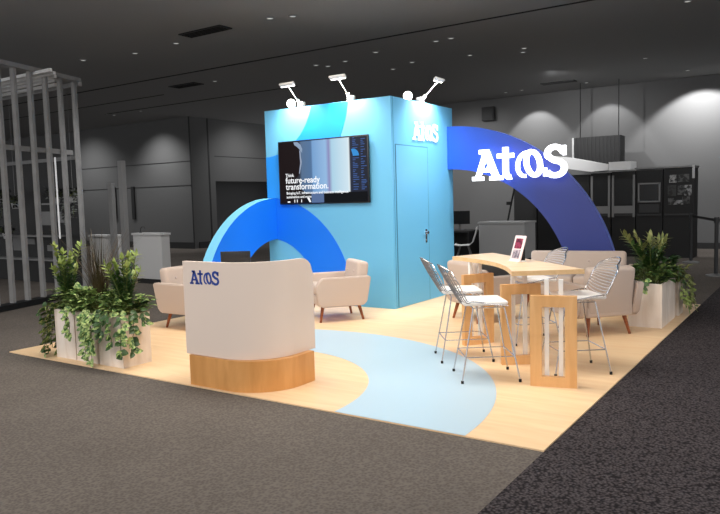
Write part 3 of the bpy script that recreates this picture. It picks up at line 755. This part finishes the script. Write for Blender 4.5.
for i in range(22):
    az = i*2.4; leaf(b.bm, Vector((0, 0, .10+.007*i)), Vector((math.cos(az), math.sin(az), .5)), Vector((0, 0, 1)), .1, .05, 0)
b.build('foliage', [LP], t_, recalc=False)
bushy((PX[0]+.16, .26, ZT), .17, .17, 'leafy trailing vine spilling over the left end of the leftmost planter', 120, [LV, LG], 21, [(-.17, -.05, -1, -.3, .50), (-.17, .05, -1, .1, .4), (-.16, -.10, -1, -.6, .44), (-.17, .1, -1, .2, .24), (-.17, 0, -1, 0, .3), (-.26, -.08, -1, -.4, .5), (-.26, .03, -1, .1, .4), (-.22, -.14, -.7, -1, .46)], h=.22)
bushy((PX[1]+.17, .25, ZT), .2, .17, 'dense variegated trailing plant over the middle planter front', 170, [LV, LV], 22, [(-.12, -.15, 0, -1, .26), (-.15, -.16, 0, -1, .18), (.12, -.16, 0, -1, .44), (.2, -.16, .1, -1, .46), (.24, -.16, 0, -1, .38), (.16, -.16, 0, -1, .3)], h=.22)
bushy((PX[2]+.20, .26, ZT), .18, .17, 'variegated trailing vines hanging over the planter nearest the counter', 110, [LV, LG], 23, [(-.06, -.15, 0, -1, .20), (.02, -.16, 0, -1, .24), (.17, -.16, 1, -.8, .42), (.17, -.08, 1, -.2, .36), (.17, .02, 1, .1, .12), (.12, -.16, 0, -1, .3)], h=.17)
# right group
gr_ = 'white planter boxes on the right edge'
planter(-.48, 4.26, 'tall white planter box beside the rear-facing armchair at the right edge', .36, .40, .50, gr_)
planter(-.48, 4.68, 'white planter box directly behind the front one on the right edge', .36, .40, .50, gr_)
planter(-.46, 5.20, 'small white planter box farthest back on the right edge, under pale vines', .36, .30, .42, gr_)
zz((-.30, 4.6, ZT), 'large dark shrub-like plant with pale olive tips in the right edge planters', .56, 10, [LG, LO], 31, lean=.46, leafL=.13, wd=.05)
bushy((-.30, 4.47, ZT), .2, .2, 'broad-leaved green ground plant in the front right planter', 85, [LG, LV], 33, [(-.0, -.2, 0, -1, .12)], L=.11, wd=.075, h=.2)
bushy((-.30, 4.9, ZT), .2, .2, 'bushy green plant in the second right edge planter', 90, [LG, LG], 34, [(.17, .1, 1, 0, .1)], L=.11, wd=.07, h=.26)
bushy((-.24, 5.3, ZT-.05), .2, .2, 'pale cream-green vine hanging down the farthest right planter', 80, [LO, LP], 35, [(.14, -.1, 1, -.3, .34), (.15, 0, 1, 0, .4), (.15, .1, 1, .2, .36), (.15, -.05, 1, 0, .3), (.14, .05, 1, .1, .42), (.12, -.14, 1, -.8, .3)], L=.1, wd=.05, h=.18)

# ------------------------------------------------------------------ pergola on the neighbouring stand
A0 = Vector((-8.99, 1.6, 0)); D = Vector((-.301, .9536, 0)); N = Vector((-.9536, -.301, 0)); Rp = rz(math.atan2(D.y, D.x)); PH = 3.73
pg = thing('timber_pergola', 'grey slatted pergola frame standing at the left edge of the hall', 'pergola', (0, 0, 0))
posts = [-.40, -.08, .234, .549, .893, 1.237, 1.585, 1.943]
for d_ in posts:
    c_ = A0+D*d_; b = MB(); b.box((c_.x, c_.y, PH/2), (.06, .07, PH), Rp); b.build('post', M['pergola'], pg)
def beam(s0, s1, depth, z, ws, hs, name, m, bld=None):
    a_ = A0+D*s0+N*depth; c_ = A0+D*s1+N*depth; mid = (a_+c_)/2; b = bld or MB()
    b.box((mid.x, mid.y, z), (abs(s1-s0), ws, hs), Rp)
    return b.build(name, m, pg) if not bld else None
beam(-.5, 2.03, .0, PH+.03, .18, .07, 'top_beam', M['pergola'])
beam(-.5, 1.9, .09, 2.50, .05, .08, 'middle_rail', M['pergola'])
beam(-.5, 2.03, .0, .04, .2, .1, 'base_rail', M['dark'])
for k, (xs, ys) in enumerate(((-9.95, 3.36), (-9.55, 3.1), (-9.25, 2.9), (-8.99, 2.72), (-8.8, 2.54))):
    b = MB(); b.box((xs-2.2, ys, PH-.02), (4.4, .05, .05)); b.build('roof_slat', M['slat'], pg)
a_ = A0+D*1.98; b = MB(); b.box((a_.x-1.9, a_.y+.1, PH-.02), (3.8, .07, .08)); b.build('side_beam', M['pergola'], pg)
bw = thing('black_backdrop', 'black stand wall with pinned sheets seen through the pergola posts', 'stand wall', (-12.6, 4.25, 0))
b = MB(); b.box((0, 0, 1.25), (3.6, .08, 2.5)); b.build('panel', M['dark'], bw)
b = MB(); b.box((0, -.05, 2.5), (3.6, .06, .07)); b.build('top_rail', M['grey'], bw)
for k, (x_, z, w_, h_) in enumerate(((.72, 1.33, .3, .28), (1.25, 1.35, .26, .22), (.1, .85, .3, .12), (.85, .72, .3, .12), (-.4, .8, .35, .3))):
    b = MB(); b.box((x_, -.05, z), (w_, .02, h_)); b.build('pinned_sheet', M['grey'], bw)
for z, x0, x1 in ((1.62, 1.05, 1.6), (.98, -1.5, 1.5), (.5, -1.5, 1.7)):
    b = MB(); b.box(((x0+x1)/2, -.19, z), (x1-x0, .3, .03)); b.build('shelf', M['grey'], bw)
for k, (x_, y_, z, ln, lb) in enumerate(((-12.75, 3.8, 1.78, .6, 'leftmost grey hanging plant behind the pergola posts'), (-12.2, 3.75, 1.66, .15, 'dark hanging plant between the second and third pergola posts'), (-11.25, 4.05, 1.75, .05, 'small pale pot plant on the black wall shelf'), (-10.62, 4.0, 1.75, .55, 'right hanging plant beside the last pergola post'), (-12.6, 3.75, 1.05, .3, 'low pot plant with dangling strands at the left'))):
    o = bushy((x_, y_, z), .12, .12, lb, 60, [M['greyleaf'], M['dark']], 50+k, [(0, -.1, .4, -1, ln), (.06, -.05, 1, -.4, ln*.8)], L=.09, wd=.05, h=.14, name='hanging_plant')
    b = MB(); b.cyl((0, 0, -.115), (0, 0, 0), .06, .085, n=14); b.build('pot', M['lightgrey'], o, 40)
    if k != 2:
        b = MB(); b.tube([(0, 0, 0), (0, 0, (3.7 if z > 1.5 else 1.6)-z)], .004, 5); b.build('hanger', M['grey'], o)
tl = thing('tube_light', 'thin bright vertical tube lamp between the pergola posts', 'lamp', tuple(A0+D*1.72+N*.3))
b = MB(); b.cyl((0, 0, 1.0), (.0, .0, 2.42), .014, n=10); b.build('tube', mat('dim_tube', (230, 230, 230), .4, emit=(255, 255, 255), es=.22), tl, 40)
b = MB(); b.cyl((0, 0, .0), (0, 0, 1.0), .01, n=8); b.cyl((0, 0, .0), (0, 0, .02), .1, n=16); b.build('stand', M['darkgrey'], tl)

# neighbouring counters and the upright boards between them
def box_counter(name, x0, x1, y0, y1, h, label, m, mt):
    t_ = thing(name, label, 'counter', ((x0+x1)/2, (y0+y1)/2, 0)); w_, d_ = x1-x0, y1-y0
    b = MB(); b.box((0, 0, .05), (w_-.06, d_-.06, .1)); b.build('plinth', M['dark'], t_)
    b = MB(); b.box((0, 0, .1+(h-.14)/2), (w_, d_, h-.14)); b.build('body', m, t_)
    b = MB(); b.box((0, 0, h-.02), (w_+.04, d_+.04, .04)); b.build('counter_top', mt, t_)
    return t_
box_counter('info_counter', -11.55, -10.55, 4.95, 5.15, .95, 'pale grey counter behind the planters, left of the upright boards', M['slat'], M['slat'])
box_counter('info_counter', -10.06, -9.22, 4.9, 5.1, 1.0, 'grey boxy counter left of the tower behind the armchair', M['lightgrey'], M['lightgrey'])
t_ = thing('upright_board', 'tall narrow grey board standing between the two counters', 'board', (-10.30, 4.9, 0))
b = MB(); b.box((0, 0, 1.22), (.12, .10, 2.44)); b.build('panel', M['grey'], t_); b = MB(); b.box((0, 0, .01), (.16, .25, .02)); b.build('base', M['dark'], t_)
t_ = thing('upright_board', 'shorter grey board leaning just left of the tall one', 'board', (-10.46, 4.75, 0))
b = MB(); b.box((0, 0, 1.0), (.12, .08, 2.0)); b.build('panel', M['grey'], t_); b = MB(); b.box((0, 0, .01), (.14, .2, .02)); b.build('base', M['dark'], t_)
for x, lb in ((-20.8, 'black vertical door handle slot left of the upright boards'), (-19.7, 'black vertical door handle slot right of the upright boards')):
    b = MB(); b.box((x, 12.46, 1.63), (.16, .05, 1.2)); tag(b.build('wall_slot', M['dark']), lb, 'wall panel')
t_ = thing('wash_tap', 'small curved dark tap fixture on the grey boxy counter', 'fixture', (-9.95, 5.0, 1.0))
b = MB(); b.tube([(0, 0, 0), (0, 0, .08), (.05, 0, .12), (.12, 0, .12), (.14, 0, .08)], .008, 6); b.build('spout', M['darkgrey'], t_, 60)
b = MB(); b.cyl((0, 0, 0), (0, 0, .02), .03, n=12); b.build('base', M['darkgrey'], t_)

# ------------------------------------------------------------------ behind the arch
box_counter('reception_desk', -5.36, -4.25, 11.0, 11.7, .94, 'plain grey desk seen under the arch behind the table', M['lightgrey'], M['lightgrey'])
t_ = thing('boom_stand', 'thin black stand leaning up behind the grey desk', 'stand', (-5.1, 12.0, 0))
b = MB(); b.tube([(-.15, 0, .02), (.28, 0, 1.95)], .022, 8); b.build('pole', M['dark'], t_)
for s_ in (-1, 0, 1): b = MB(); b.tube([(-.1, 0, .35), (-.1+.3*s_, -.3 if s_ else .35, .02)], .012, 6); b.build('leg', M['dark'], t_)
b = MB(); b.box((.1, -.02, 1.35), (.12, .06, .08)); b.build('clamp', M['dark'], t_)
t_ = thing('shell_chair', 'white moulded shell chair at the dark desk under the arch', 'chair', (-5.55, 10.6, 0), math.radians(200))
b = MB()
prf = [(.22, .44), (.1, .42), (-.12, .43), (-.2, .5), (-.26, .68), (-.3, .84)]
for i in range(len(prf)-1):
    (x0, z0), (x1, z1) = prf[i], prf[i+1]; d_ = Vector((x1-x0, 0, z1-z0)); b.box(((x0+x1)/2, 0, (z0+z1)/2), (d_.length+.02, .42-.03*i, .02), Matrix.Rotation(-math.atan2(d_.z, d_.x), 3, 'Y'), bev=.008)
b.build('shell', M['slat'], t_, 60)
for sx in (-1, 1):
    for sy in (-1, 1): b = MB(); b.cyl((sx*.22, sy*.2, 0), (sx*.08, sy*.1, .43), .012, n=8); b.build('leg', M['grey'], t_)
t_ = thing('dark_desk', 'black desk with clutter beside the tower edge under the arch', 'desk', (-6.2, 11.2, 0))
b = MB(); b.box((0, 0, .72), (1.3, .7, .04)); b.build('desk_top', M['darkgrey'], t_); b = MB(); b.box((0, .3, .35), (1.24, .04, .7)); b.build('modesty_panel', M['dark'], t_)
for s_ in (-.6, .6): b = MB(); b.box((s_, 0, .35), (.05, .6, .7)); b.build('leg', M['dark'], t_)
t_ = thing('desk_monitor', 'dark monitor on the black desk beside the tower', 'monitor', (-6.0, 11.3, .74), math.radians(20))
b = MB(); b.box((0, 0, .3), (.5, .04, .32), bev=.01); b.build('display', M['black'], t_); b = MB(); b.box((0, .03, .07), (.05, .04, .14)); b.box((0, .03, .006), (.2, .16, .012)); b.build('stand', M['grey'], t_)
t_ = thing('partition_panel', 'dark grey upright panel between the desk and the arch foot', 'panel', (-5.32, 14.0, 0))
b = MB(); b.box((0, 0, .85), (.62, .2, 1.7)); b.build('panel', M['darkgrey'], t_); b = MB(); b.box((0, 0, .02), (.7, .4, .04)); b.build('base', M['dark'], t_)
t_ = thing('partition_panel', 'black upright panel right of the dark grey one, against the arch', 'panel', (-4.62, 14.0, 0))
b = MB(); b.box((0, 0, .8), (.7, .2, 1.6)); b.build('panel', M['dark'], t_); b = MB(); b.box((0, 0, .02), (.8, .4, .04)); b.build('base', M['dark'], t_)

# dark backdrop row with old screens
Y0 = 13.3
for (x0, x1, h, lb) in ((-4.15, -3.45, 2.0, 'black cabinet half hidden behind the arch curve'), (-3.42, -2.95, 2.02, 'black cabinet with blank tall screen right of the arch curve'), (-2.92, -2.38, 2.04, 'black cabinet with grey trimmed screen in the middle of the row'), (-2.36, -1.78, 2.05, 'black cabinet with a silver framed square monitor'), (-1.76, -1.12, 2.06, 'black cabinet with posters at the right end of the row')):
    t_ = thing('display_cabinet', lb, 'cabinet', ((x0+x1)/2, Y0+.3, 0), 0, 'black display cabinets in the far row'); w_ = x1-x0
    b = MB(); b.box((0, 0, h/2), (w_, .6, h)); b.build('body', M['dark'], t_)
    b = MB(); b.box((0, -.31, 1.0), (w_-.04, .03, .04)); b.build('ledge', M['darkgrey'], t_)
    i = int(round((x0+4.2)*2))
    if x0 > -3 and x0 < -2.5 or (x0 < -3.4 and x0 > -3.43):
        b = MB()
        for s_ in (-1, 1): b.box((s_*(w_/2-.03), -.315, 1.45), (.05, .03, 1.0))
        b.box((0, -.315, 1.13), (w_-.1, .03, .18)); b.build('screen_frame', M['grey'], t_)
        b = MB(); b.box((0, -.31, 1.55), (w_-.14, .02, .6)); b.build('screen', M['black'], t_)
    elif x0 == -2.36:
        b = MB(); fw, fh, zc = .46, .42, 1.52
        for s_ in (-1, 1): b.box((s_*(fw/2), -.32, zc), (.035, .04, fh+.035)); b.box((0, -.32, zc+s_*fh/2), (fw, .04, .035))
        b.build('screen_frame', M['grey'], t_); b = MB(); b.box((0, -.31, zc), (fw-.02, .02, fh-.02)); b.build('screen', M['black'], t_)
        b = MB(); b.box((0, -.315, 1.15), (.44, .03, .2)); b.build('keyboard_panel', M['darkgrey'], t_)
    elif x0 == -1.76:
        random.seed(3)
        for k, (px, pz, pw, ph, mm) in enumerate(((-.12, 1.82, .16, .18, 'lightgrey'), (.1, 1.83, .24, .18, 'grey'), (-.14, 1.55, .18, .26, 'darkgrey'), (.05, 1.56, .14, .22, 'grey'), (.2, 1.55, .15, .24, 'lightgrey'), (-.0, 1.28, .2, .1, 'slat'), (.16, 1.33, .16, .16, 'grey'), (-.16, 1.3, .12, .16, 'grey'))):
            b = MB(); b.box((px, -.305, pz), (pw, .01, ph)); b.build('poster', mat('poster_%d' % k, (90, 90, 90) if mm == 'grey' else (60, 60, 60) if mm == 'darkgrey' else (150, 150, 150), .7, var=(14, .08, (40, 40, 40))), t_)
t_ = thing('backdrop_fascia', 'pale fascia strip along the top of the far cabinets', 'fascia', (-1.75, Y0+.3, 2.07)); b = MB(); b.box((0, 0, .02), (1.3, .62, .04)); b.build('strip', M['grey'], t_); b = MB(); b.box((.62, -.3, -.1), (.05, .03, .3)); b.build('end_light', M['lightgrey'], t_)
t_ = thing('white_canopy', 'pale sloping canopy beam over the far cabinets behind the sign', 'canopy', (0, 0, 0))
b = MB(); b.prism([(-4.75, 2.42), (-4.5, 2.52), (-4.0, 2.45), (-3.2, 2.26), (-2.98, 2.22), (-2.98, 2.08), (-3.4, 2.06), (-4.1, 2.18), (-4.75, 2.2)], (0, Y0-.1, 0), (1, 0, 0), (0, 0, 1), (0, .7, 0)); b.build('beam', M['slat'], t_)
b = MB(); b.box((-2.72, Y0+.2, 2.17), (.5, .6, .2)); b.build('end_block', M['slat'], t_)
t_ = thing('duct_box', 'grey ribbed box above the canopy right of the sign', 'duct', (-3.7, 14.9, 2.28))
b = MB(); b.box((0, .2, .38), (1.2, .5, .74)); b.build('casing', M['darkgrey'], t_)
b = MB()
for k in range(12): b.box((-.55+.1*k, -.055, .38), (.03, .012, .72))
b.build('rib', mat('duct_rib', (62, 62, 62), .7), t_); b = MB(); b.box((-.62, -.04, .38), (.05, .05, .74)); b.build('edge_strip', M['slat'], t_)
b = MB()
for s_ in (-.5, .5): b.cyl((s_, .2, .75), (s_, .2, H-2.28), .012, n=6)
b.build('hanger_rod', M['dark'], t_)
# queue posts at the right
def stanchion(x, y, lb):
    t_ = thing('queue_post', lb, 'stanchion', (x, y, 0), 0, 'grey queue posts with belts')
    b = MB(); b.cyl((0, 0, 0), (0, 0, .02), .17, n=28); b.cyl((0, 0, .02), (0, 0, .045), .165, .05, n=28); b.build('base', M['grey'], t_, 40)
    b = MB(); b.cyl((0, 0, .03), (0, 0, .95), .033, n=16); b.build('pole', M['darkgrey'], t_, 40)
    b = MB(); b.cyl((0, 0, .95), (0, 0, 1.06), .045, n=16); b.build('belt_head', M['darkgrey'], t_, 40)
    return t_
s1 = stanchion(-.24, 9.83, 'nearest grey queue post at the right edge of the picture')
s2 = stanchion(-1.0, 12.2, 'farther queue post beside the end of the black cabinets')
for (a_, c_, lb) in (((-.24, 9.83), (-1.0, 12.2), 'dark belt strung between the two queue posts'), ((-.24, 9.83), (1.6, 10.3), 'dark belt running right from the nearest queue post')):
    A_ = Vector((a_[0], a_[1], 0)); B_ = Vector((c_[0], c_[1], 0)); d_ = B_-A_; mid = (A_+B_)/2
    b = MB(); b.box((0, 0, 0), (d_.length-.09, .004, .05)); o = b.build('queue_belt', M['darkgrey'], None, None, (mid.x, mid.y, 1.0), (0, 0, math.atan2(d_.y, d_.x))); tag(o, lb, 'belt', 'belts of the queue posts')
